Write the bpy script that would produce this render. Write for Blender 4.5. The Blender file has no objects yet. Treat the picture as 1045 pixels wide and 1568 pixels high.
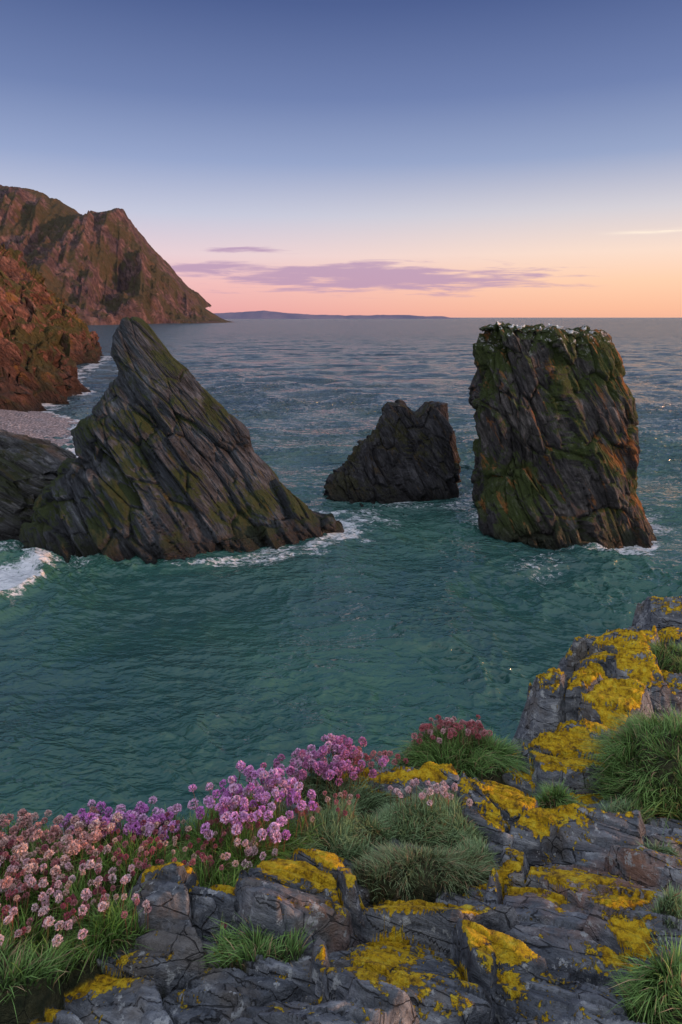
import bpy, math, numpy as np
from mathutils import Vector
rng=np.random.default_rng(7)
S=bpy.context.scene
# ---------------------------------------------------------------- noise
def _h(ix,iy,iz,seed):
    n=(ix.astype(np.int64)*374761393+iy.astype(np.int64)*668265263+iz.astype(np.int64)*1440662683+seed*974711)&0xffffffff
    n=n.astype(np.uint64)
    n=((n^(n>>np.uint64(13)))*np.uint64(1274126177))&np.uint64(0xffffffff)
    n=((n^(n>>np.uint64(15)))*np.uint64(2246822519))&np.uint64(0xffffffff)
    n=n^(n>>np.uint64(16))
    return n.astype(np.float64)/4294967296.0
def vn(x,y,z,seed=0):
    x,y,z=np.broadcast_arrays(x,y,z)
    fx,fy,fz=np.floor(x),np.floor(y),np.floor(z)
    ix,iy,iz=fx.astype(np.int64),fy.astype(np.int64),fz.astype(np.int64)
    u,v,w=x-fx,y-fy,z-fz
    u=u*u*u*(u*(u*6-15)+10);v=v*v*v*(v*(v*6-15)+10);w=w*w*w*(w*(w*6-15)+10)
    flat=not np.any(z)
    r=0
    for a in (0,1):
        for b in (0,1):
            for c in ((0,) if flat else (0,1)):
                r=r+_h(ix+a,iy+b,iz+c,seed)*(u if a else 1-u)*(v if b else 1-v)*(1. if flat else (w if c else 1-w))
    return r*2-1
def fbm(x,y,z,o=4,seed=0,g=.5):
    s=0;a=1;t=0;fl=not np.any(z)
    for i in range(o):
        s=s+a*vn(x*2**i+i*7.3,y*2**i+i*3.1,z*1. if fl else z*2**i+i*5.7,seed+i);t+=a;a*=g
    return s/t
def ridged(x,y,z,o=4,seed=0):
    s=0;a=1;t=0
    for i in range(o):
        s=s+a*(1-np.abs(vn(x*2**i+i*7.3,y*2**i+i*3.1,z*2**i,seed+i))*2);t+=a;a*=.5
    return s/t
def voro(x,y,z,seed=0,d3=True):
    x,y,z=np.broadcast_arrays(x,y,z)
    fx,fy,fz=np.floor(x).astype(np.int64),np.floor(y).astype(np.int64),np.floor(z).astype(np.int64)
    F1=np.full(x.shape,9.);F2=np.full(x.shape,9.)
    R=[np.zeros(x.shape) for _ in range(3)];D=[np.zeros(x.shape) for _ in range(3)]
    for a in (-1,0,1):
        for b in (-1,0,1):
            for c in ((-1,0,1) if d3 else (0,)):
                i,j,k=fx+a,fy+b,fz+c
                px=i+.1+.8*_h(i,j,k,seed);py=j+.1+.8*_h(i,j,k,seed+11)
                pz=(k+.1+.8*_h(i,j,k,seed+23)) if d3 else z
                dx,dy,dz=x-px,y-py,z-pz
                d=np.sqrt(dx*dx+dy*dy+dz*dz)
                m=d<F1
                F2=np.where(m,F1,np.minimum(F2,d));F1=np.where(m,d,F1)
                for q in range(3): R[q]=np.where(m,_h(i,j,k,seed+31+q*7),R[q])
                D[0]=np.where(m,dx,D[0]);D[1]=np.where(m,dy,D[1]);D[2]=np.where(m,dz,D[2])
    return F1,F2,R,D
def sst(a,b,x):
    t=np.clip((x-a)/(b-a),0,1);return t*t*(3-2*t)
# ---------------------------------------------------------------- mesh
def mesh_np(name,V,Q,mat=None,smooth=True,attrs=None,cols=None):
    me=bpy.data.meshes.new(name)
    V=np.asarray(V,np.float32);Q=np.asarray(Q,np.int32)
    n=Q.shape[1]
    me.vertices.add(len(V));me.vertices.foreach_set('co',V.ravel())
    me.loops.add(Q.size);me.loops.foreach_set('vertex_index',Q.ravel())
    me.polygons.add(len(Q));me.polygons.foreach_set('loop_start',np.arange(0,Q.size,n,dtype=np.int32))
    me.polygons.foreach_set('loop_total',np.full(len(Q),n,np.int32))
    me.update(calc_edges=True)
    me.polygons.foreach_set('use_smooth',np.full(len(me.polygons),smooth))
    for k,a in (attrs or {}).items():
        at=me.attributes.new(k,'FLOAT','POINT');at.data.foreach_set('value',np.asarray(a,np.float32).ravel())
    if cols is not None:
        at=me.color_attributes.new('Col','FLOAT_COLOR','POINT')
        c=np.ones((len(V),4),np.float32);c[:,:3]=cols;at.data.foreach_set('color',c.ravel())
    ob=bpy.data.objects.new(name,me);S.collection.objects.link(ob)
    if mat: me.materials.append(mat)
    return ob
def gridq(nr,nc,wrap=False):
    i=np.arange(nr-1)[:,None];m=nc if wrap else nc-1
    j=np.arange(m)[None,:];j2=(j+1)%nc
    return np.stack([i*nc+j,i*nc+j2,(i+1)*nc+j2,(i+1)*nc+j],-1).reshape(-1,4)
# ---------------------------------------------------------------- nodes
class NT:
    def __init__(s,name):
        s.m=bpy.data.materials.new(name);s.m.use_nodes=True;s.t=s.m.node_tree
        s.t.nodes.clear()
        s.out=s.n('ShaderNodeOutputMaterial');s.b=s.n('ShaderNodeBsdfPrincipled')
        s.l(s.b.outputs[0],s.out.inputs[0])
    def n(s,t): return s.t.nodes.new(t)
    def l(s,a,b): s.t.links.new(a,b)
    def set(s,sock,v):
        if isinstance(v,bpy.types.NodeSocket): s.l(v,sock)
        else: sock.default_value=v
    def math(s,op,a,b=0.,c=0.,clamp=False):
        n=s.n('ShaderNodeMath');n.operation=op;n.use_clamp=clamp
        s.set(n.inputs[0],a);s.set(n.inputs[1],b);s.set(n.inputs[2],c);return n.outputs[0]
    def add(s,*a):
        r=a[0]
        for q in a[1:]: r=s.math('ADD',r,q)
        return r
    def mul(s,a,b): return s.math('MULTIPLY',a,b)
    def pos(s):
        return s.n('ShaderNodeNewGeometry').outputs['Position']
    def map(s,v,scale,rot=(0,0,0)):
        n=s.n('ShaderNodeMapping');n.vector_type='TEXTURE';s.l(v,n.inputs[0])
        n.inputs['Rotation'].default_value=rot;n.inputs['Scale'].default_value=scale;return n.outputs[0]
    def noise(s,v,scale,detail=4,rough=.55,dist=0.):
        n=s.n('ShaderNodeTexNoise');s.l(v,n.inputs['Vector']);n.inputs['Scale'].default_value=scale
        n.inputs['Detail'].default_value=detail;n.inputs['Roughness'].default_value=rough;n.inputs['Distortion'].default_value=dist
        return n.outputs[0]
    def voro(s,v,scale,feat='F1'):
        n=s.n('ShaderNodeTexVoronoi');n.feature=feat;s.l(v,n.inputs['Vector']);n.inputs['Scale'].default_value=scale;return n.outputs['Distance']
    def ramp(s,f,st):
        n=s.n('ShaderNodeValToRGB');s.l(f,n.inputs[0]);e=n.color_ramp.elements
        while len(e)<len(st): e.new(.5)
        for q,(p,c) in zip(e,st): q.position=p;q.color=(*c,1) if len(c)==3 else c
        return n.outputs[0]
    def rng(s,f,a,b,c=0.,d=1.):
        n=s.n('ShaderNodeMapRange');n.interpolation_type='SMOOTHSTEP';s.l(f,n.inputs[0])
        for i,v in enumerate((a,b,c,d)): n.inputs[i+1].default_value=v
        return n.outputs[0]
    def mix(s,f,a,b,mode='MIX'):
        n=s.n('ShaderNodeMix');n.data_type='RGBA';n.blend_type=mode
        s.set(n.inputs[0],f)
        for i,v in ((6,a),(7,b)):
            if isinstance(v,tuple): v=(*v,1)
            s.set(n.inputs[i],v)
        return n.outputs[2]
    def attr(s,name,out='Fac'):
        n=s.n('ShaderNodeAttribute');n.attribute_name=name;return n.outputs[out]
    def bump(s,h,st,dist,prev=None):
        n=s.n('ShaderNodeBump');s.l(h,n.inputs['Height']);n.inputs['Strength'].default_value=st;n.inputs['Distance'].default_value=dist
        if prev is not None: s.l(prev,n.inputs['Normal'])
        return n.outputs[0]
    def nz(s):
        g=s.n('ShaderNodeNewGeometry');x=s.n('ShaderNodeSeparateXYZ');s.l(g.outputs['Normal'],x.inputs[0]);return x.outputs[2]

def rock_mat(name,ramp,rot,L,moss=(.05,.07,.015),moss_t=(.5,.62),ochre=(.2,.12,.03),och_t=(.58,.7),sc=1.,guano=0.,wet=True,crest=.8,mossx=None,och_sunx=None,low=None,mossz=0.):
    t=NT(name);p=t.pos()
    x=t.n('ShaderNodeSeparateXYZ');t.l(p,x.inputs[0])
    st=t.map(p,L,rot)
    a=t.noise(st,1.,6,.6,.3)
    b=t.noise(p,.35*sc,4,.6)
    f=t.add(t.mul(a,.65),t.mul(b,.35))
    c=t.ramp(f,ramp)
    st2=t.map(p,tuple(q*.3 for q in L),rot)
    fine=t.noise(st2,1.,5,.65)
    c=t.mix(t.rng(fine,.42,.66,.0,.9),c,t.mix(1.,c,(2.2,2.2,2.25),'MULTIPLY'))
    c=t.mix(t.rng(fine,.30,.44,.75,0.),c,(.008,.008,.010))
    up=t.rng(t.nz(),-.1,crest)
    mn=t.add(t.noise(p,.28*sc,5,.65),t.mul(up,.14))
    if mossz: mn=t.add(mn,t.rng(x.outputs[2],9.,14.,0.,mossz))
    if mossx is not None:
        mn=t.add(mn,t.mul(t.rng(x.outputs[0],mossx[0],mossx[1],1.,0.),mossx[2]))
    mm=t.mul(t.rng(mn,*moss_t),.88)
    c=t.mix(mm,c,t.mix(t.noise(p,3*sc,3),tuple(q*.5 for q in moss),tuple(q*1.5 for q in moss)))
    on=t.add(t.noise(t.map(p,tuple(q*.9 for q in L),rot),.8,5,.65),t.mul(up,.05))
    if och_sunx is not None:
        on=t.add(on,t.mul(t.rng(x.outputs[0],och_sunx[0],och_sunx[1]),och_sunx[2]))  # ochre raised towards one side, painting in warm sunlight
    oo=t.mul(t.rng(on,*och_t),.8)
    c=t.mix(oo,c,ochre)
    if guano:
        g=t.mul(t.rng(t.noise(p,1.9,4,.7),.56,.62),t.mul(t.rng(x.outputs[2],11.5,14.,guano*.08,guano),t.rng(t.nz(),.1,.6,.25,1.)))
        c=t.mix(g,c,(.62,.62,.64))
    if low is not None:
        c=t.mix(t.rng(t.add(x.outputs[2],t.mul(b,-low*.8)),-low*.3,low*.7,.75,0.),c,(.02,.016,.016))
    if wet:
        z=t.add(x.outputs[2],t.mul(b,-1.8))
        w=t.rng(z,-.9,1.1,1.,0.)
        c=t.mix(t.mul(w,.8),c,(.010,.010,.011))
        t.l(t.math('SUBTRACT',.85,t.mul(w,.5)),t.b.inputs['Roughness'])
    else: t.b.inputs['Roughness'].default_value=.9
    t.l(c,t.b.inputs['Base Color'])
    h=t.add(fine,t.mul(t.noise(p,4*sc,5,.7),.45))
    t.l(t.bump(h,1.,.38/sc),t.b.inputs['Normal']);t.b.inputs['Specular IOR Level'].default_value=.35
    return t.m

# ---------------------------------------------------------------- stacks
def stack(name,lv,mat,n_exp=2.6,theta=-32,seed=1,amp=1.,tilt=0.,taper=0.,shear=0.,nz=400,nt=820,slab=(1.1,4.5,2.6),off=-.35,warp=.35,bigA=1.1,notch=None):
    lv=np.array(sorted(lv));z0,z1=lv[0,0],lv[-1,0]
    v=np.linspace(0,1,nz);cap=.90
    zz=np.where(v<cap,z0+(z1-z0)*np.clip(v/cap,0,1),z1)
    k=np.clip(np.where(v<cap,1.,1-((v-cap)/(1-cap))),0,1)
    zz=zz+np.where(v>=cap,.35*(1-k**2),0)
    I=lambda q:np.interp(np.minimum(zz,z1),lv[:,0],lv[:,q])
    xl,xr,yf,yb=I(1),I(2),I(3),I(4)
    th=np.linspace(0,2*np.pi,nt,endpoint=False)
    C=np.sign(np.cos(th))*np.abs(np.cos(th))**(2/n_exp);Sn=np.sign(np.sin(th))*np.abs(np.sin(th))**(2/n_exp)
    cx,cy=(xl+xr)/2,(yf+yb)/2;a=(xr-xl)/2;b=(yb-yf)/2
    X=cx[:,None]+(a*k)[:,None]*C
    Y=cy[:,None]+(b*k)[:,None]*Sn*(1-taper*np.clip(C,0,1)**1.5)+shear*C[None,:]*b[:,None]
    Z=zz[:,None]+0*C
    Z=Z-tilt*(X-cx[:,None])*np.clip(Z/z1,0,1)
    P=np.stack([X,Y,Z],-1)
    N=np.cross(np.roll(P,-1,1)-np.roll(P,1,1),np.gradient(P,axis=0));N/=np.maximum(np.linalg.norm(N,axis=-1,keepdims=True),1e-6)
    N[-3:]=(0,0,1)
    r=math.radians(theta);ex=(math.cos(r),-math.sin(r))
    n=X*ex[0]+Z*ex[1];s=X*ex[1]-Z*ex[0]
    w=fbm(X*.25,Y*.25,Z*.25,3,seed+50)*warp
    F1,F2,R,D=voro(n/slab[0]+w,s/slab[1]+w*.4,Y/slab[2],seed)
    d1=(R[0]-.5)*.9+D[0]*(R[1]-.5)*1.9+D[1]*(R[2]-.5)*1.3-.28*(1-sst(0,.10,F2-F1))
    F1,F2,R,D=voro(n/(slab[0]*.38)+w*2,s/(slab[1]*.5)+w,Y/(slab[2]*.35),seed+3)
    d2=(R[0]-.5)*.26+D[0]*(R[1]-.5)*.5+D[1]*(R[2]-.5)*.35-.10*(1-sst(0,.12,F2-F1))
    big=fbm(X*.16,Y*.16,Z*.16,3,seed+9)*bigA
    st=ridged(n*.9+w*1.5,s*.12,Y*.25,4,seed+20)*.42+ridged(n*3.2+w*3,s*.22,Y*.6,2,seed+24)*.10
    fine=fbm(n*2.6,s*.9,Y*2,4,seed+33)*.22
    d=(big+d1+d2+st+fine)*amp+off
    fade=np.clip(np.minimum(a,b)/3.,.25,1)[:,None]
    X=X+N[...,0]*d*fade;Y=Y+N[...,1]*d*fade;Z=Z+N[...,2]*d*fade*.7
    for nx,nw,nd in (notch or []):
        Z=Z-nd*np.exp(-((X-nx)/nw)**2)*sst(.55*z1,z1,Z)
    V=np.stack([X,Y,Z],-1).reshape(-1,3)
    return mesh_np(name,V,gridq(nz,nt,True),mat)

mL=rock_mat('rock_slate_dark',[(.30,(.009,.011,.015)),(.45,(.026,.030,.038)),(.56,(.052,.058,.069)),(.7,(.130,.140,.160))],(0,math.radians(-40),0),(.5,2.8,3.6),
   moss=(.033,.048,.009),moss_t=(.565,.67),ochre=(.085,.065,.016),och_t=(.63,.73),mossx=(-19.5,-13,.05))
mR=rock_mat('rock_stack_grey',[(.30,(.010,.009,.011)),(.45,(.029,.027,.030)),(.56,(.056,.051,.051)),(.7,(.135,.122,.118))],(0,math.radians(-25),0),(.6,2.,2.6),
   moss=(.038,.058,.009),moss_t=(.54,.63),ochre=(.27,.105,.030),och_t=(.60,.70),guano=1.,mossx=(11,17,.055),och_sunx=(17,20.5,.085),mossz=.04)  # extra orange on the right side is warm sunlight put into the colour
mM=rock_mat('rock_islet',[(.30,(.008,.008,.011)),(.45,(.022,.022,.027)),(.56,(.040,.040,.046)),(.7,(.095,.092,.098))],(0,math.radians(-30),0),(.5,1.6,2.2),
   moss=(.035,.035,.009),moss_t=(.60,.72),ochre=(.07,.045,.014),och_t=(.60,.7),guano=.5)
mS=rock_mat('rock_shore_slab',[(.30,(.02,.021,.023)),(.45,(.052,.054,.057)),(.56,(.085,.086,.088)),(.7,(.16,.16,.155))],(0,math.radians(-58),0),(.3,2.6,3.2),
   moss=(.03,.038,.01),moss_t=(.62,.74),ochre=(.06,.05,.02),och_t=(.6,.72))
stack('sea_stack',[(-2,-22.6,.9,41.6,54),(0,-21.7,.6,42.3,53),(.9,-21.3,.0,42.6,52.6),(1.3,-21.2,-1.4,42.8,52.4),(2.2,-20.6,-2.6,43.2,52),(3.35,-19.8,-4.0,43.6,51.5),(4.7,-18.9,-5.3,44,51),(5.83,-18.3,-6.2,44.4,50.7),
  (7.4,-18.1,-7.1,44.9,50.2),(8.75,-17.05,-8.1,45.3,49.7),(9.87,-16.3,-9.1,45.7,49.2),(11,-15.5,-10.1,46,48.8),(12.35,-15.9,-11.5,46.2,48.6),(13.7,-15.7,-12.6,46.5,48.3),(14.75,-15.3,-13.5,46.7,47.9)],
  mL,2.5,-40,3,.74,taper=.45,shear=.12,slab=(1.1,5.,3.),warp=.20)
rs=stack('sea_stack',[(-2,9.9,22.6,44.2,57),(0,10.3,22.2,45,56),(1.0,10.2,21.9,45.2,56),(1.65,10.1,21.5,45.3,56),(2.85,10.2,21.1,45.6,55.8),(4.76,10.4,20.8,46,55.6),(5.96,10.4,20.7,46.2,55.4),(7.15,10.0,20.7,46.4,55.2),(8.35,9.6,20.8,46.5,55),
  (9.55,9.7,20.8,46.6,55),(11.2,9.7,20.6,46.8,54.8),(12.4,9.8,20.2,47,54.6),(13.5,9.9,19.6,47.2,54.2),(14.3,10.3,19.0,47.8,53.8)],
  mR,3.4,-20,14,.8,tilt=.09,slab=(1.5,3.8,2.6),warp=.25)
stack('rock_islet',[(-2,-1.4,10.4,54,64),(0,-.96,10.1,54.8,63),(1.5,-.6,10,55.6,62.6),(2.6,.45,9.9,56.2,62.2),(4.05,1.5,9.8,56.8,61.8),(5.2,2.7,9.7,57.2,61.4),(6.3,3.3,9.6,57.6,61),(7.6,3.9,9.3,58,60.5)],
  mM,3.6,-30,71,.8,nz=300,nt=640,slab=(1.3,3.4,2.4),off=-.2,bigA=.5,notch=[(6.5,.8,1.1)])
stack('shore_rock',[(-2,-44,-18.6,41,64),(0,-43,-19.2,42.5,62),(1.6,-42,-19.8,44,60),(3.9,-40,-20.6,46,58),(4.9,-38,-22.3,47,57),(6.0,-36,-25,48,56),(7.4,-34,-29,49.5,55)],
  mS,2.6,-58,41,.8,nz=260,nt=600,slab=(.8,6,2.5))
# gulls resting on the tall stack
bpy.context.view_layer.update()
def gulls():
    Vs=[];Cs=[];Qs=[];o=0
    def ell(c,r,R,col,n=8,m=10):
        nonlocal o
        u=np.linspace(0,np.pi,n)[:,None];v=np.linspace(0,2*np.pi,m,endpoint=False)[None,:]
        P=np.stack([np.cos(u)*r[0]+0*v,np.sin(u)*np.cos(v)*r[1],np.sin(u)*np.sin(v)*r[2]],-1).reshape(-1,3)+np.array(c)
        P=P@R.T
        Vs.append(P);Cs.append(np.tile(col,(len(P),1)));Qs.append(gridq(n,m,True)+o);o+=len(P);return P
    for gx_,gy_ in ((11.2,48.4),(12.0,48.2),(12.9,49.0),(14.1,48.2),(14.9,48.6),(16.2,48.2),(13.4,50.5),(17.3,48.6),(11.7,50.6),(15.4,48.1),(12.5,48.1)):
        ok,loc,nor,_=rs.ray_cast(Vector((gx_,gy_,30)),Vector((0,0,-1)))
        if not ok: continue
        a=rng.uniform(0,6.28);R=np.array([[math.cos(a),-math.sin(a),0],[math.sin(a),math.cos(a),0],[0,0,1]])
        k=len(Vs)
        ell((0,0,.17),(.2,.085,.09),R,(.75,.75,.76));ell((.17,0,.30),(.06,.05,.055),R,(.78,.78,.78));ell((.13,0,.23),(.06,.05,.09),R,(.78,.78,.78))
        ell((-.06,.0,.20),(.22,.092,.07),R,(.35,.37,.40));ell((-.24,0,.17),(.1,.04,.02),R,(.05,.05,.05));ell((.25,0,.295),(.04,.012,.012),R,(.7,.5,.05))
        ell((.0,.03,.05),(.012,.012,.07),R,(.6,.4,.3));ell((.0,-.03,.05),(.012,.012,.07),R,(.6,.4,.3))
        for q in range(k,len(Vs)): Vs[q]=Vs[q]+np.array(loc)
    t=NT('gull_feather');t.l(t.attr('Col','Color'),t.b.inputs['Base Color'])
    mesh_np('seagull_flock',np.concatenate(Vs),np.concatenate(Qs),t.m,cols=np.concatenate(Cs))
gulls()

# ---------------------------------------------------------------- coast cliff
mC=rock_mat('cliff_red_rock',[(.30,(.030,.017,.015)),(.45,(.090,.043,.034)),(.56,(.175,.082,.062)),(.7,(.30,.165,.125))],(math.radians(30),math.radians(-35),0),(2.0,6,7),
   moss=(.070,.068,.018),moss_t=(.55,.64),ochre=(.26,.13,.028),och_t=(.60,.70),sc=.25,wet=True,crest=.7,low=12.)
mF=rock_mat('mountain_rock',[(.30,(.028,.020,.028)),(.45,(.062,.038,.043)),(.56,(.105,.062,.058)),(.7,(.165,.098,.085))],(0,math.radians(-35),0),(16,60,60),
   moss=(.060,.052,.024),moss_t=(.55,.66),ochre=(.12,.068,.038),och_t=(.58,.7),sc=.035,wet=False,crest=.9)
def coast():
    Yk=[40,70,90,98,109,118,124,135,141,150,165,182,200,240,262,270,290,340]
    Xk=[-56,-54,-52,-50,-50,-53,-52,-50,-56,-62,-69,-71,-80,-88,-90,-94,-115,-170]
    nr,nc=760,460
    y=np.exp(np.linspace(np.log(45),np.log(340),nr));d=np.concatenate([np.linspace(-6,40,340),np.linspace(40.5,160,120)])
    Y=y[:,None]+0*d;D=d[None,:]+0*Y
    xc=np.interp(y,Yk,Xk)[:,None]+fbm(y*.09,0*y,0*y,4,5)[:,None]*7
    X=xc-D
    Hh=np.interp(d,[-6,-1,0,6,14,40,80,160],[-4,-1,0,10,18,43,72,110])[None,:]
    gul=ridged(Y*.05+D*.02,D*.012,0*Y,4,61)*np.clip(D,0,30)*.30
    F1,F2,R,DD=voro(Y*.16+X*.05,X*.12,Hh*.12+0*Y,62)
    Z=Hh+gul+((R[0]-.5)*4.+DD[0]*(R[1]-.5)*5-1.3*(1-sst(0,.12,F2-F1)))*sst(0,4,D)+fbm(X*.15,Y*.15,Hh*.15,5,63,.6)*3.*sst(-1,5,D)
    F1,F2,R,DD=voro(Y*.5+Z*.2,X*.4,Z*.4,68)
    Z=Z+((R[0]-.5)*1.6+DD[1]*(R[1]-.5)*2)*sst(-1,3,D)
    bd=(Z+Y*.12)/4.2+fbm(X*.06,Y*.06,0*X,3,69)*.9;fr=bd-np.floor(bd)
    Z=Z+(sst(.2,.9,fr)-fr)*2.6*sst(1,6,D)
    X=X+fbm(Y*.12,Z*.12,0*Y,5,65)*3.*sst(-3,2,D)+ridged(Y*.25+Z*.12,Z*.05,0*Y,5,66)*2.2+(R[2]-.5)*1.
    V=np.stack([X,Y,Z],-1).reshape(-1,3)
    mesh_np('coastal_cliff',V,gridq(nr,nc),mC)
coast()
def mountain():
    nr,nc=420,820
    t=np.linspace(-.03,1.9,nr)[:,None];X=np.linspace(-1700,-318,nc)[None,:]
    Hr=np.interp(X,[-1700,-1100,-949,-868,-804,-749,-712,-694,-640,-622,-603,-576,-522,-458,-403,-360,-318],[430,410,392,378,350,312,294,297,312,315,292,242,171,99,48,14,-6])
    Hr=Hr+fbm(X*.02,0*X,0*X,4,77)*9*np.clip(Hr/200,0,1)
    Yc=np.interp(X,[-1700,-1000,-700,-475,-440,-318],[600,800,1000,1330,1690,1760])
    Y=Yc+(1950-Yc)*t
    k=fbm(X*.008,Y*.001,0*X,4,78)*.22*(1-t)*sst(0,.3,t)*2
    tt=np.clip(t+k,-.1,2)
    g=np.where(t<1,.50*tt+.12*sst(0,.06,t)+.38*sst(.55,.97,tt),1-(t-1)*.6)
    gl=ridged(X*.011+Y*.003,Y*.0014,0*X,5,71)
    Z=Hr*g+gl*72*sst(0,.3,t)*(1-.85*sst(.75,1.,t))*np.clip(Hr/150,0,1)+fbm(X*.025,Y*.025,0*X,5,72,.6)*22*sst(0,.1,t)*np.clip(Hr/100,0,1)*(1-.6*sst(.8,1.,t))
    Z=np.where(t<0,t*600,Z)
    V=np.stack([X+0*Y,Y,Z],-1).reshape(-1,3)
    mesh_np('mountain_headland',V,gridq(nr,nc),mF)
mountain()
# distant land
t=NT('distant_land');t.b.inputs['Roughness'].default_value=1
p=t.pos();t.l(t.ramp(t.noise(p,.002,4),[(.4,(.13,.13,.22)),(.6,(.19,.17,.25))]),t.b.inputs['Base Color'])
x=np.linspace(-2400,1460,500);hh=np.interp(x,[-2400,-1500,-1150,-930,-700,-400,0,700,1250,1460],[60,62,78,105,70,52,40,42,30,2])+fbm(x*.006,0*x,0*x,5,3)*12
hh=np.where(x>1420,np.minimum(hh,12),hh)
rows=[(7900,-3*np.ones_like(x)),(8000,hh*.55),(8200,hh),(9200,hh*.9),(10000,-5*np.ones_like(x))]
V=np.concatenate([np.stack([x,np.full_like(x,yy),h],-1) for yy,h in rows])
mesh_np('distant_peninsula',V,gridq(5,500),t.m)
# beach
t=NT('shingle');p=t.pos()
v=t.voro(p,3.2);t.l(t.ramp(t.add(t.mul(t.noise(p,5,5,.8),.7),t.mul(v,.5)),[(.38,(.055,.05,.057)),(.52,(.16,.14,.15)),(.68,(.31,.28,.30)),(.8,(.45,.41,.43))]),t.b.inputs['Base Color'])
t.l(t.bump(v,1.,.25),t.b.inputs['Normal']);t.b.inputs['Roughness'].default_value=.8
y=np.linspace(58,112,200)[:,None];d=np.linspace(-3,32,120)[None,:]
xs=np.interp(y,[58,77,92,100,107,112],[-25,-30,-35,-39.5,-46,-52])
V=np.stack([xs-d,y+0*d,d*.11+fbm(y*.3,d*.3,0*y,3,8)*.25],-1).reshape(-1,3)
mesh_np('shingle_beach',V,gridq(200,120),t.m)

# ---------------------------------------------------------------- sea
def sea():
    y=np.concatenate([np.linspace(-60,6,20),np.exp(np.linspace(np.log(7),np.log(150),1250)),np.exp(np.linspace(np.log(150.6),np.log(2500),520)),np.exp(np.linspace(np.log(2600),np.log(90000),30))])
    s=np.concatenate([-np.geomspace(8,.66,24),np.linspace(-.65,.65,900),np.geomspace(.66,8,24)])
    yy=y[:,None];sc=np.maximum(yy,14);X=s[None,:]*sc;Y=yy+0*X
    dy=np.abs(np.gradient(y))[:,None]
    def L(w): return np.clip(w/(dy*3)-.35,0,1)
    wx=X+fbm(X*.05,Y*.05,0*X,2,80)*6;wy=Y+fbm(X*.06,Y*.06,0*X,2,81)*4
    a=math.radians(12);u=wx*math.cos(a)+wy*math.sin(a);w=-wx*math.sin(a)+wy*math.cos(a)
    g0=fbm(X*.07+Y*.05,Y*.05-X*.05,0*X,3,86)
    gust=.40+1.15*sst(-.3,.4,g0)
    Z=fbm(u*.09,w*.17,0*X,2,82)*.5*L(4)
    Z+=ridged(u*.20,w*.44,0*X,1,83)*.18*L(2.2)*gust
    w2_=ridged(u*.45,w*.98,0*X,2,84)
    Z+=w2_*.18*L(1.)*gust
    b2=math.radians(-18);u2=wx*math.cos(b2)+wy*math.sin(b2);w2=-wx*math.sin(b2)+wy*math.cos(b2)
    w3_=ridged(u2*.95,w2*2.0,0*X,2,85)
    Z+=w3_*.085*L(.5)*gust
    Z+=ridged(u*.05,w*.14,0*X,2,89)*.5*L(7)*sst(60,200,Y)
    def ring(cx,cy,rx,ry,n=2.6):
        r=(np.abs((X-cx)/rx)**n+np.abs((Y-cy)/ry)**n)**(1/n);return (r-1)*min(rx,ry)
    nf=fbm(X*.45,Y*.6,0*X,4,87);nl=fbm(X*.16,Y*.16,0*X,2,88)
    f=np.zeros_like(X)
    f=np.maximum(f,.42*sst(.62,.95,w2_*.6+w3_*.5)*sst(-.1,.35,g0)*(1-.6*sst(45,120,Y)))  # whitecap flecks, also painting pale sky highlights onto the crests
    for c in ((-10.9,47.5,11.1,5.3),(16.2,50.4,6.2,5.6),(4.4,59,5.3,4.3)):
        r=ring(*c);f=np.maximum(f,(1-sst(-.1,1.7,np.abs(r)+nf*2.0))*(.50+.55*nl))
    f=np.maximum(f,.55*(1-sst(.3,1.2,np.hypot((X-1.2)/3.,(Y-49.5)/3.5)+nf*.9)))
    f=np.maximum(f,.5*(1-sst(.3,1.2,np.hypot((X-9.6)/2.,(Y-54)/5)+nf*.8)))
    f=np.maximum(f,.42*(1-sst(.3,1.2,np.hypot((X-11.5)/2.5,(Y-41)/3)+nf*.9)))
    q=np.hypot((X+19.6)/2.9,(Y-39.)/4.2)
    f=np.maximum(f,1.0*(1-sst(.5,1.15,q+nf*.45)))
    Z+=.35*np.exp(-((q-.8)/.18)**2)
    xs=np.interp(Y,[58,77,92,100,107,112,124,135,150,182,262,290],[-26,-31,-35.5,-40,-47,-50,-52,-50,-62,-71,-90,-115])
    f=np.maximum(f,.85*(1-sst(.2,3.2,np.abs(X-xs-1.)+nf*4))*((Y>56)&(Y<290)))
    V=np.stack([X,Y,Z],-1).reshape(-1,3)
    t=NT('sea_water');p=t.pos()
    col=t.mix(t.rng(t.noise(p,.06,3),.35,.65),(.028,.088,.090),(.036,.122,.094))
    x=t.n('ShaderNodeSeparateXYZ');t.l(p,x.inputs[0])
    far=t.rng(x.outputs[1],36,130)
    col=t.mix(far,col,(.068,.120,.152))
    fo=t.attr('foam_glint')
    fn=t.noise(t.map(p,(1.,.6,1.)),2.6,6,.72,.8)
    fm=t.rng(t.add(fo,t.mul(t.math('SUBTRACT',fn,.5),2.3)),.42,.85)
    fm=t.mul(fm,t.rng(fo,.05,.4))
    col=t.mix(fm,col,(.66,.69,.74))
    t.l(col,t.b.inputs['Base Color'])
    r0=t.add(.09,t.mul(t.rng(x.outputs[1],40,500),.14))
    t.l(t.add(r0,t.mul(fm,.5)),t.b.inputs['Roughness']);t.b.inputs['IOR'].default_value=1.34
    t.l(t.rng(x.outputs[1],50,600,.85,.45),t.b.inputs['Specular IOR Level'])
    gs=t.rng(t.noise(t.map(p,(12,22,1),(0,0,math.radians(-35))),1.,3,.5),.36,.62,.45,1.2)
    h=t.mul(t.noise(t.map(p,(1.6,.75,1),(0,0,math.radians(14))),2.2,2,.6,.4),.17)
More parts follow.
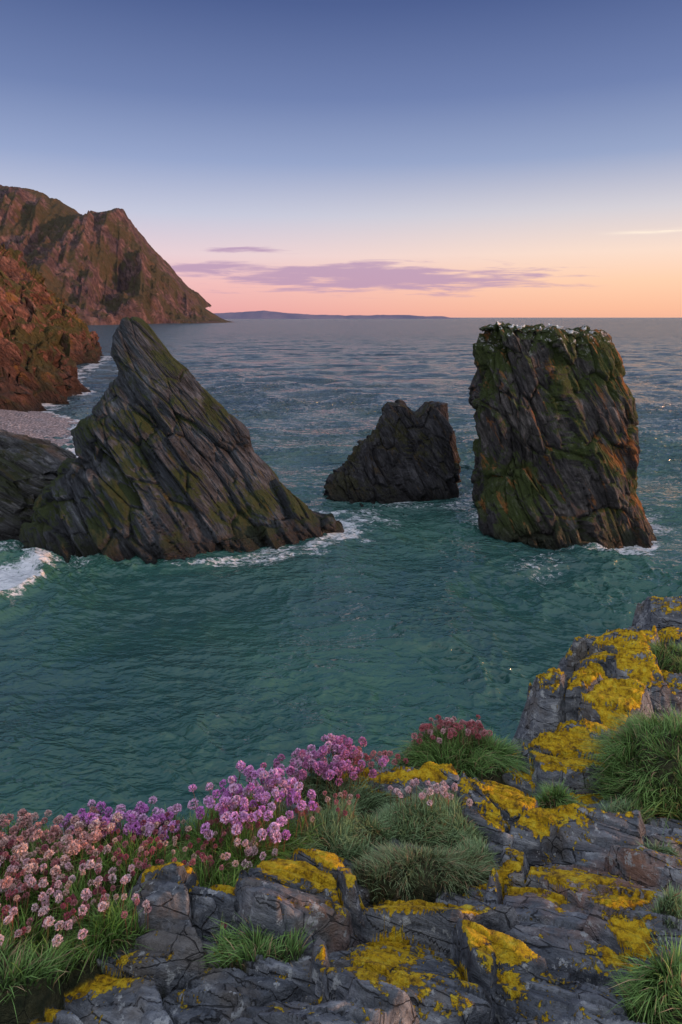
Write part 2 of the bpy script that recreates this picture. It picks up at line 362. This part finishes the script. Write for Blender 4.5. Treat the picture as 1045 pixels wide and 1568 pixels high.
    h=t.add(h,t.mul(t.noise(t.map(p,(1.6,.7,1),(0,0,math.radians(-12))),.8,3,.6,.4),t.rng(x.outputs[1],30,90,.38,1.5)))
    h=t.mul(h,gs)
    hf=t.add(t.mul(t.noise(t.map(p,(7,2.6,1),(0,0,.1)),1.,4,.75),t.rng(x.outputs[1],50,150,0.,3.)),t.mul(t.noise(t.map(p,(50,20,1),(0,0,.1)),1.,5,.8),t.rng(x.outputs[1],150,700,0.,26.)))
    h=t.add(h,hf)
    t.l(t.bump(h,1.,1.),t.b.inputs['Normal'])
    mesh_np('sea_water',V,gridq(len(y),len(s)),t.m,attrs={'foam_glint':f})
sea()

# ---------------------------------------------------------------- foreground
ROCKS=[(-.09,1.56,.15,.125,10,13.745,-.05,-.28,3),(-.35,1.52,.125,.065,8,13.725,.12,-.25,3),(-.34,1.41,.12,.035,0,13.685,.05,-.3,3),
(-.40,1.25,.25,.115,-6,13.72,.03,-.3,3.5),(.13,1.33,.19,.2,-15,13.765,-.05,-.36,3),(.36,1.42,.13,.14,20,13.72,.0,-.3,3),(.60,1.52,.28,.24,-14,13.70,.02,-.26,3.5),
(.47,1.90,.15,.12,-10,13.63,-.05,-.15,3),(.74,2.26,.15,.12,20,13.60,.15,-.10,3),(.93,2.44,.20,.10,25,13.62,.05,-.1,3),(.93,2.68,.17,.09,20,13.60,.02,-.1,3),(1.26,2.74,.18,.12,20,13.59,.0,-.1,3),
(1.2,3.02,.20,.12,20,13.58,.04,-.1,3),(1.72,3.42,.2,.15,0,13.58,.1,0,3),(1.52,3.1,.12,.1,0,13.57,.0,0,3),(.20,2.08,.2,.06,-4,13.60,.02,.0,3),(.56,1.2,.18,.1,0,13.77,0,-.3,3),(.75,1.8,.2,.12,-20,13.635,0,-.1,3),(.1,1.05,.3,.13,0,13.84,0,-.2,3)]
# grass patches: cx,cy,rx,ry,bump,blade len,count,kind(0 meadow,1 cushion,2 long,3 mossy cushion)
GR=[(-.80,1.62,.60,.25,.025,.060,19000,0),(-.24,1.84,.14,.15,.03,.065,5000,0),(-.02,2.08,.24,.13,.02,.05,5200,1),(-.005,1.82,.14,.09,.055,.038,7000,1),
(.25,1.88,.16,.10,.055,.038,7600,1),(.19,1.70,.16,.06,.035,.032,5600,3),(.37,2.29,.20,.12,.045,.055,6000,2),(1.0,2.10,.17,.2,.16,.065,9500,2),(1.40,2.90,.15,.13,.09,.06,3000,2),
(-.17,1.385,.085,.04,.0,.045,1500,2),(.68,1.40,.05,.06,.10,.035,1800,1),(.60,1.20,.09,.07,.06,.045,2400,2),(-.66,1.33,.10,.07,.02,.045,1500,2),(-.33,1.76,.22,.09,.02,.065,4500,2),
(.80,1.93,.06,.05,.03,.035,800,1),(.34,1.74,.05,.04,.03,.03,700,1),(-.48,1.45,.06,.05,.03,.045,1200,2),(.80,1.70,.07,.03,.05,.03,1000,1),(.62,1.98,.05,.03,.04,.035,700,2)]
EX=[-6,-3,-2,-1.2,-.87,-.4,-.22,-.04,.16,.39,.57,.7,.8,1.17,1.46,1.7,2.5,4,7]
EY=[3.5,2.4,2.0,1.86,1.86,1.86,2.0,2.2,2.22,2.42,2.40,2.5,2.85,3.1,3.3,3.6,4.2,4.6,5]
def base(x,y):
    b=np.interp(y,[-3,.0,1.15,1.5,1.75,2.1,2.5,3.2,5],[14.1,13.98,13.80,13.68,13.615,13.565,13.49,13.5,13.5])
    e=np.interp(x,EX,EY)+fbm(x*3,0*x,0*x,3,5)*.05
    e=e+ridged(x*2.2+y*.5,y*2.,0*x,3,7)*.09*sst(.5,.8,x)
    dd=np.maximum(y-e,0)
    return b-np.maximum(dd*2.8-.06,0)-dd*.5, dd
def ground(x,y):
    b,dd=base(x,y)
    crag=sst(2.15,2.4,y)*sst(.5,.7,x)
    wx=x+fbm(x*4,y*4,0*x,3,101)*.04;wy=y+fbm(x*4,y*4,0*x,3,102)*.04
    a=math.radians(-24);u=wx*math.cos(a)+wy*math.sin(a);w=-wx*math.sin(a)+wy*math.cos(a)
    F1,F2,R,D=voro(u/.30,w/.14,0*x,103,False)
    dome=-.020*np.clip(F1,0,1)**2
    d=(R[0]-.5)*.065+D[0]*(R[1]-.5)*.11+D[1]*(R[2]-.35)*.12+dome-.038*(1-sst(0,.075,F2-F1))
    F1,F2,R,D=voro(u/.22+.4*fbm(u*6,w*6,0*x,2,108),w/.030,0*x,107,False)
    d+=(R[0]-.5)*.019+D[1]*(R[2]-.5)*.022-.005*(1-sst(0,.10,F2-F1))
    q=w/.024+fbm(u*3,w*8,0*x,3,110)*.8
    fr=q-np.floor(q)
    d+=(fr-sst(.85,1,fr))*.011*sst(-.35,.15,fbm(u*3,w*3,0*x,2,111))
    d+=fbm(x*20,y*20,0*x,5,112,.55)*.008
    d=d*(1+.7*crag)
    zr=b-.035+d*1.1-.05*crag
    amp=fbm(x*9,y*9,0*x,4,120)
    for (cx,cy,rx,ry,rot,z,tx,ty,n) in ROCKS:
        r0=math.radians(rot);px=(x-cx)*math.cos(r0)+(y-cy)*math.sin(r0);py=-(x-cx)*math.sin(r0)+(y-cy)*math.cos(r0)
        r=(np.abs(px/rx)**n+np.abs(py/ry)**n)**(1/n)+amp*.24
        zz=z+tx*(x-cx)+ty*(y-cy)+d*.95-np.maximum(r-.93,0)*min(rx,ry)*4.5-np.clip(r,0,1)**4*.018
        zr=np.maximum(zr,zz)
    zs=np.full_like(x,-99.)
    for g in GR:
        r2=((x-g[0])/g[2])**2+((y-g[1])/g[3])**2+amp*.3
        zz=b-.01+g[4]*(1-r2)+fbm(x*12,y*12,0*x,3,130)*.012-np.maximum(r2-1,0)*.12
        zs=np.maximum(zs,np.where(r2<1.7,zz,-99))
    return zr,zs
def spaced(segs):
    return np.concatenate([np.arange(a,b,h) for a,b,h in segs])
gx=spaced([(-6,-2,.12),(-2,-1.05,.02),(-1.05,1.15,.0038),(1.15,1.75,.006),(1.75,2.6,.03),(2.6,7,.15)])
gy=spaced([(-3,.6,.06),(.6,1.0,.015),(1.0,2.2,.0034),(2.2,3.6,.006),(3.6,12,.06)])
GX,GY=np.meshgrid(gx,gy)
zr,zs=ground(GX,GY)
GZ=np.maximum(zr,zs)+0
soil=sst(-.006,.004,zs-zr)
GZ=np.maximum(GZ,-2)
def gblob(lst):
    o=np.zeros_like(GX)
    for cx,cy,rx,ry,s in lst: o=np.maximum(o,s*np.exp(-(((GX-cx)/rx)**2+((GY-cy)/ry)**2)))
    return o
lich=gblob([(-.06,1.62,.15,.06,1.05),(.02,1.55,.06,.06,.95),(-.36,1.575,.13,.035,1.1),(-.26,1.56,.05,.03,1.),(.15,1.47,.11,.08,1.1),(.12,2.08,.2,.06,1.1),(.3,2.05,.12,.05,1.05),(.49,1.93,.14,.13,1.2),(.55,1.85,.09,.07,1.),
 (.74,2.25,.2,.2,1.1),(.95,2.45,.3,.2,1.1),(1.0,2.75,.35,.2,1.1),(1.3,3.0,.35,.2,1.05),(1.7,3.4,.2,.2,.6),(.42,1.66,.10,.07,1.1),(.55,1.62,.13,.06,.95),(.58,1.35,.06,.05,1.),(.3,1.33,.09,.07,.95),(.07,1.36,.07,.06,.95),(.1,1.25,.13,.07,.8),(-.5,1.36,.1,.03,.85),(-.1,1.75,.08,.08,1.),(-.58,1.3,.05,.04,.7),(.62,1.5,.09,.07,.8)])
warm=gblob([(.62,1.60,.22,.12,1.),(.5,1.45,.1,.06,.6),(-.05,1.47,.12,.03,.5),(.75,1.5,.1,.1,.8)])
V=np.stack([GX,GY,GZ],-1).reshape(-1,3)
t=NT('lichen_rock');p=t.pos()
st=t.map(p,(.11,.024,.024),(math.radians(20),0,math.radians(-24)))
a=t.noise(st,1.,6,.68,.5);b=t.noise(p,5,3,.6);c0=t.add(t.mul(a,.6),t.mul(b,.4))
c=t.ramp(c0,[(.34,(.030,.034,.043)),(.43,(.088,.102,.124)),(.53,(.195,.215,.245)),(.64,(.42,.445,.475))])
big=t.noise(p,6,4,.6)
c=t.mix(t.mul(t.rng(big,.52,.64),.5),c,(.18,.15,.115))
c=t.mix(t.mul(t.attr('warm'),t.rng(t.noise(p,14,4,.65),.42,.62,0.,.7)),c,(.42,.19,.09))
vv=t.voro(t.map(p,(.26,.055,.055),(0,0,math.radians(-24))),1.,'DISTANCE_TO_EDGE')
mid=t.noise(p,28,5,.66)
ck=t.rng(t.add(vv,t.mul(mid,.09)),.048,.066,.75,0.)
c=t.mix(ck,c,(.010,.010,.012))
c=t.mix(t.mul(t.rng(mid,.59,.64),.75),c,(.50,.53,.54))
fi=t.noise(p,75,5,.65)
c=t.mix(t.rng(fi,.60,.7,0,.7),c,(.02,.02,.022))
lt=t.attr('lichen')
l1=t.noise(p,15,6,.72,.4)
ln=t.add(t.mul(l1,.70),t.mul(fi,.30))
up=t.rng(t.nz(),.15,.75,-.17,.03)
lm=t.rng(t.add(ln,t.mul(lt,.20),up),.60,.632)
lc=t.ramp(t.add(t.mul(t.noise(p,34,5,.75),.65),t.mul(fi,.35)),[(.37,(.12,.075,.008)),(.44,(.45,.26,.008)),(.51,(.76,.48,.008)),(.62,(.84,.66,.05)),(.74,(.60,.56,.20))])
c=t.mix(lm,c,lc)
sm=t.attr('soil')
c=t.mix(sm,c,t.ramp(t.noise(p,40,3,.6),[(.35,(.02,.028,.010)),(.6,(.06,.06,.025))]))
t.l(c,t.b.inputs['Base Color']);t.b.inputs['Roughness'].default_value=.8;t.b.inputs['Specular IOR Level'].default_value=.4
h=t.add(t.mul(a,.022),t.mul(fi,.006),t.mul(mid,.010),t.mul(lm,.004),t.mul(t.mul(lm,fi),.012),t.mul(ck,-.008))
t.l(t.bump(h,1.,1.),t.b.inputs['Normal'])
mesh_np('cliff_top_rock_ground',V,gridq(len(gy),len(gx)),t.m,attrs={'soil':soil,'lichen':lich,'warm':warm})

def hgt(x,y,A=GZ):
    i=np.clip(np.searchsorted(gx,x)-1,0,len(gx)-2);j=np.clip(np.searchsorted(gy,y)-1,0,len(gy)-2)
    fx=(x-gx[i])/(gx[i+1]-gx[i]);fy=(y-gy[j])/(gy[j+1]-gy[j])
    return (A[j,i]*(1-fx)+A[j,i+1]*fx)*(1-fy)+(A[j+1,i]*(1-fx)+A[j+1,i+1]*fx)*fy
# ---------------- grass
def blades(x,y,z,L,lean,W,col,tipc,nl=4):
    n=len(x);hd=rng.uniform(0,2*np.pi,n)
    sx,sy=-np.sin(hd),np.cos(hd)
    P=np.zeros((n,nl,2,3));C=np.zeros((n,nl,2,3))
    for k in range(nl):
        s=k/(nl-1)
        cx=x+lean[:,0]*L*s**1.7;cy=y+lean[:,1]*L*s**1.7
        lm=np.hypot(lean[:,0],lean[:,1])
        cz=z-.004+L*(s-.45*np.clip(lm,0,1.4)*s**2.2)
        w=W*(1-s)**.6+W*.06
        for q,sg in ((0,-1),(1,1)):
            P[:,k,q,0]=cx+sg*sx*w;P[:,k,q,1]=cy+sg*sy*w;P[:,k,q,2]=cz
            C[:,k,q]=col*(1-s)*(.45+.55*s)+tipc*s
    b=(np.arange(n)*nl*2)[:,None,None]
    k=np.arange(nl-1)[None,:,None]*2
    Q=(b+k+np.array([0,1,3,2])[None,None,:]).reshape(-1,4)
    return P.reshape(-1,3),C.reshape(-1,3),Q
VV=[];CC=[];QQ=[];off=0
for g in GR:
    cx,cy,rx,ry,bp,L0,cnt,kind=g
    th=rng.uniform(0,2*np.pi,cnt);r=np.sqrt(rng.uniform(0,1.15,cnt))
    x=cx+rx*r*np.cos(th);y=cy+ry*r*np.sin(th)
    kx=fbm(x*14,y*14,0*x,2,140)
    keep=(hgt(x,y,soil)>.35)&(kx+rng.uniform(-.5,.5,cnt)>-.45)&(x>-1.6)
    x,y,kx,r,th=x[keep],y[keep],kx[keep],r[keep],th[keep];n=len(x)
    z=hgt(x,y)
    L=L0*rng.uniform(.5,1.25,n)*(1+.5*kx)
    ln=rng.normal(0,.38,(n,2));tx=fbm(x*20,y*20,0*x,1,150)*.9;ty=fbm(x*20,y*20,0*x,1,151)*.9
    ln[:,0]+=tx+.55*r*np.cos(th)*(1 if kind else .3);ln[:,1]+=ty+.55*r*np.sin(th)*(1 if kind else .3)
    W=rng.uniform(.0007,.0014,n)*(1.3 if kind in(0,2) else 1.05)
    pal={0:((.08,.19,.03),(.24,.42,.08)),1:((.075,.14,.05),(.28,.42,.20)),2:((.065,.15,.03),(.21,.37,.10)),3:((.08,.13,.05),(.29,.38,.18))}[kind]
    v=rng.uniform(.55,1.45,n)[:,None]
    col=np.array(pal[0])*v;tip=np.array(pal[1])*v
    dead=rng.uniform(0,1,n)<(.10 if kind!=3 else .20)
    tip[dead]=np.array((.42,.30,.17))*v[dead];col[dead]=np.array((.18,.12,.06))*v[dead]
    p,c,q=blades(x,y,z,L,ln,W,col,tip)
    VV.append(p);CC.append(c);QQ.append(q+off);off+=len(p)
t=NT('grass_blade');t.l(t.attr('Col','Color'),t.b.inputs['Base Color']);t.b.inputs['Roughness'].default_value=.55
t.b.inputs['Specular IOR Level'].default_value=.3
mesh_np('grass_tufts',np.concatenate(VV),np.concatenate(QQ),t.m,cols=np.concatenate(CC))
# ---------------- thrift
FL=[(-.80,1.66,.24,.19,190,.055,'pale'),(-.58,1.80,.17,.06,85,.055,'lilac'),(-.23,1.80,.15,.12,110,.095,'lilac'),(-.06,2.08,.20,.11,120,.072,'lilac2'),(.36,2.31,.16,.07,105,.05,'rose'),
    (.25,1.92,.15,.08,30,.045,'blush'),(-.6,1.55,.42,.16,250,.045,'bud'),(-.35,1.76,.2,.07,70,.05,'bud'),(-.05,1.86,.09,.08,25,.05,'bud'),(-.2,1.68,.1,.05,16,.06,'blush'),(.3,2.1,.12,.06,20,.045,'blush'),(-.64,1.47,.3,.12,80,.05,'blush'),(.1,2.12,.12,.06,35,.05,'rose')]
PAL={'pale':[(.72,.42,.40),(.80,.56,.52),(.62,.32,.30)],'lilac':[(.66,.24,.66),(.78,.38,.76),(.82,.52,.78)],'lilac2':[(.62,.25,.56),(.74,.42,.66),(.56,.20,.42)],
     'rose':[(.48,.13,.15),(.62,.26,.28),(.68,.40,.42)],'blush':[(.78,.58,.60),(.72,.48,.54)],'bud':[(.36,.08,.12),(.52,.20,.22),(.66,.46,.40)]}
VV=[];CC=[];QQ=[];off=0
def head(c,ax,R,col):
    global off
    n=64;i=np.arange(n)+.5
    zz=1-i/n*1.45;ph=i*2.39996+rng.uniform(0,6)
    s=np.sqrt(np.clip(1-zz*zz,0,1));D=np.stack([s*np.cos(ph),s*np.sin(ph),zz],-1)
    D+=rng.normal(0,.12,D.shape);D/=np.linalg.norm(D,axis=1,keepdims=True)
    U=np.cross(D,(0.3,.2,.9));U/=np.linalg.norm(U,axis=1,keepdims=True);W=np.cross(D,U)
    a=rng.uniform(0,6.28,n)[:,None];U,W=U*np.cos(a)+W*np.sin(a),-U*np.sin(a)+W*np.cos(a)
    rr=R*rng.uniform(.82,1.12,n)[:,None];sz=R*.33*rng.uniform(.8,1.2,n)[:,None]
    flat=np.array([1,1,.82])
    til=rng.normal(0,.45,(n,1))
    P=np.stack([D*rr*.62,D*rr+U*sz+D*til*sz,D*rr*1.05+W*sz*.9,D*rr-U*sz-D*til*sz],1)*flat
    ax=ax/np.linalg.norm(ax);e1=np.cross((0,1,0),ax);e1/=np.linalg.norm(e1);e2=np.cross(ax,e1)
    P=P[...,0:1]*e1+P[...,1:2]*e2+P[...,2:3]*ax+c
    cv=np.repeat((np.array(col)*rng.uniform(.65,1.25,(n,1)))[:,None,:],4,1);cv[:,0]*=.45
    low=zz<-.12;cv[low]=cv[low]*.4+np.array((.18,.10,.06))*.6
    VV.append(P.reshape(-1,3));CC.append(cv.reshape(-1,3));QQ.append(np.arange(n*4).reshape(-1,4)+off);off+=n*4
def tube(pts,r,col):
    global off
    m=len(pts);P=[]
    for k,q in enumerate(pts):
        for a in (0,2.09,4.19): P.append((q[0]+r*math.cos(a),q[1]+r*math.sin(a),q[2]))
    VV.append(np.array(P));CC.append(np.tile(col,(m*3,1)));QQ.append(gridq(m,3,True)+off);off+=m*3
for cx,cy,rx,ry,n,Ls,kd in FL:
    k=0;tr=0
    while k<n and tr<n*8:
        tr+=1
        x=cx+rx*rng.uniform(-1,1);y=cy+ry*rng.uniform(-1,1)
        if ((x-cx)/rx)**2+((y-cy)/ry)**2>1: continue
        if hgt(np.array([x]),np.array([y]),soil)[0]<.3: continue
        k+=1
        z=hgt(np.array([x]),np.array([y]))[0]
        L=Ls*rng.uniform(.65,1.35)+.015;lx,ly=rng.normal(0,.16,2)
        R={'bud':.0060,'rose':.0085,'blush':.0080,'pale':.0100}.get(kd,.0115)*rng.uniform(.8,1.15)
        pts=[(x+lx*L*s*s,y+ly*L*s*s,z+L*s) for s in (0,.35,.7,1)]
        pt=PAL[kd];col=pt[rng.integers(len(pt))]
        tube(pts,.0009,np.array((.10,.10,.035)) if rng.uniform()<.5 else np.array((.17,.07,.04)))
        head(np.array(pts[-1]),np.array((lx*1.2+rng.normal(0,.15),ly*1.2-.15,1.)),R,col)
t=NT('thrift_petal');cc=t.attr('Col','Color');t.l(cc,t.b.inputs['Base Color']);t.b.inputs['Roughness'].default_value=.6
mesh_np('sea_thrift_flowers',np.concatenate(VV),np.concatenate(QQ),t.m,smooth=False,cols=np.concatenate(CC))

# ---------------------------------------------------------------- world
W=bpy.data.worlds.new('World');S.world=W;W.use_nodes=True;T=W.node_tree;T.nodes.clear()
t=NT.__new__(NT);t.t=T
out=t.n('ShaderNodeOutputWorld');bg=t.n('ShaderNodeBackground');bg2=t.n('ShaderNodeBackground');add=t.n('ShaderNodeAddShader')
t.l(bg.outputs[0],add.inputs[0]);t.l(bg2.outputs[0],add.inputs[1]);t.l(add.outputs[0],out.inputs[0])
sky=t.n('ShaderNodeTexSky');sky.sky_type='NISHITA';sky.sun_disc=False;sky.sun_elevation=math.radians(6);sky.sun_rotation=math.radians(102)
t.l(sky.outputs[0],bg2.inputs[0]);bg2.inputs[1].default_value=.015
tc=t.n('ShaderNodeTexCoord').outputs['Generated'];x=t.n('ShaderNodeSeparateXYZ');t.l(tc,x.inputs[0])
dx,dy,dz=x.outputs
left=t.ramp(dz,[(0,(.76,.34,.38)),(.012,(.80,.38,.41)),(.05,(.84,.47,.50)),(.09,(.78,.59,.65)),(.147,(.53,.545,.69)),(.22,(.285,.35,.57)),(.305,(.148,.203,.41)),(.42,(.064,.10,.262)),(.62,(.27,.32,.46)),(1,(.54,.59,.72))])
right=t.ramp(dz,[(0,(.91,.46,.32)),(.012,(.95,.50,.33)),(.05,(.98,.61,.42)),(.09,(.94,.70,.58)),(.147,(.65,.61,.66)),(.22,(.295,.36,.56)),(.305,(.148,.203,.41)),(.42,(.064,.10,.262)),(.62,(.29,.32,.44)),(1,(.56,.59,.70))])
c=t.mix(t.rng(dx,-.35,.45),left,right)
c=t.mix(t.rng(dy,.1,-.5,0.,1.),c,t.mix(t.rng(dz,0.,.7),(.90,.89,.94),(.90,.92,1.02)))
U=t.math('DIVIDE',dx,t.math('MAXIMUM',dy,.05));Vv=t.math('DIVIDE',dz,t.math('MAXIMUM',dy,.05))
cb=t.n('ShaderNodeCombineXYZ');t.l(U,cb.inputs[0]);t.l(Vv,cb.inputs[1])
nn=t.noise(t.map(cb.outputs[0],(.11,.010,1)),1.,5,.6,.3)
def bell(v,c,w):
    q=t.math('DIVIDE',t.math('SUBTRACT',v,c),w);return t.math('POWER',2.718,t.math('MULTIPLY',t.math('MULTIPLY',q,q),-1.))
m1=t.mul(bell(U,.05,.24),bell(Vv,.058,.021))
m2=t.mul(bell(U,-.2,.09),bell(Vv,.073,.006))
m3=t.mul(bell(U,-.13,.08),bell(Vv,.100,.005))
m=t.add(m1,t.mul(m2,.75),t.mul(m3,.5))
front=t.rng(dy,.1,.3)
cm=t.rng(t.add(t.mul(m,.45),nn),.60,.84)
cm=t.mul(cm,t.rng(m,.05,.2))
c=t.mix(t.mul(t.mul(cm,.85),front),c,(.45,.28,.46))
V2=t.math('SUBTRACT',Vv,t.mul(U,.06))
m4=t.mul(t.rng(U,.36,.46),bell(V2,.0985,.0028))
c=t.mix(t.mul(t.mul(m4,t.rng(nn,.35,.62)),front),c,(1.,.84,.70))
t.l(c,bg.inputs[0]);bg.inputs[1].default_value=1.
# ---------------------------------------------------------------- sun + camera
A=math.radians(-12);E=math.radians(6)
sd=Vector((math.cos(E)*math.cos(A),math.cos(E)*math.sin(A),math.sin(E)))
L=bpy.data.lights.new('sun','SUN');L.energy=3.2;L.angle=math.radians(2.5);L.color=(1,.48,.25)
o=bpy.data.objects.new('sun',L);S.collection.objects.link(o);o.rotation_euler=(-sd).to_track_quat('-Z','Y').to_euler();o.location=(60,0,40)
cam=bpy.data.cameras.new('camera');co=bpy.data.objects.new('camera',cam);S.collection.objects.link(co)
co.location=(0,0,15);co.rotation_euler=(math.radians(90),0,0)
cam.sensor_fit='VERTICAL';cam.sensor_height=36;cam.sensor_width=24;cam.lens=24;cam.shift_y=-.19
cam.clip_start=.05;cam.clip_end=200000
S.camera=co
S.view_settings.view_transform='Standard';S.view_settings.look='None';S.view_settings.exposure=0;S.view_settings.gamma=1
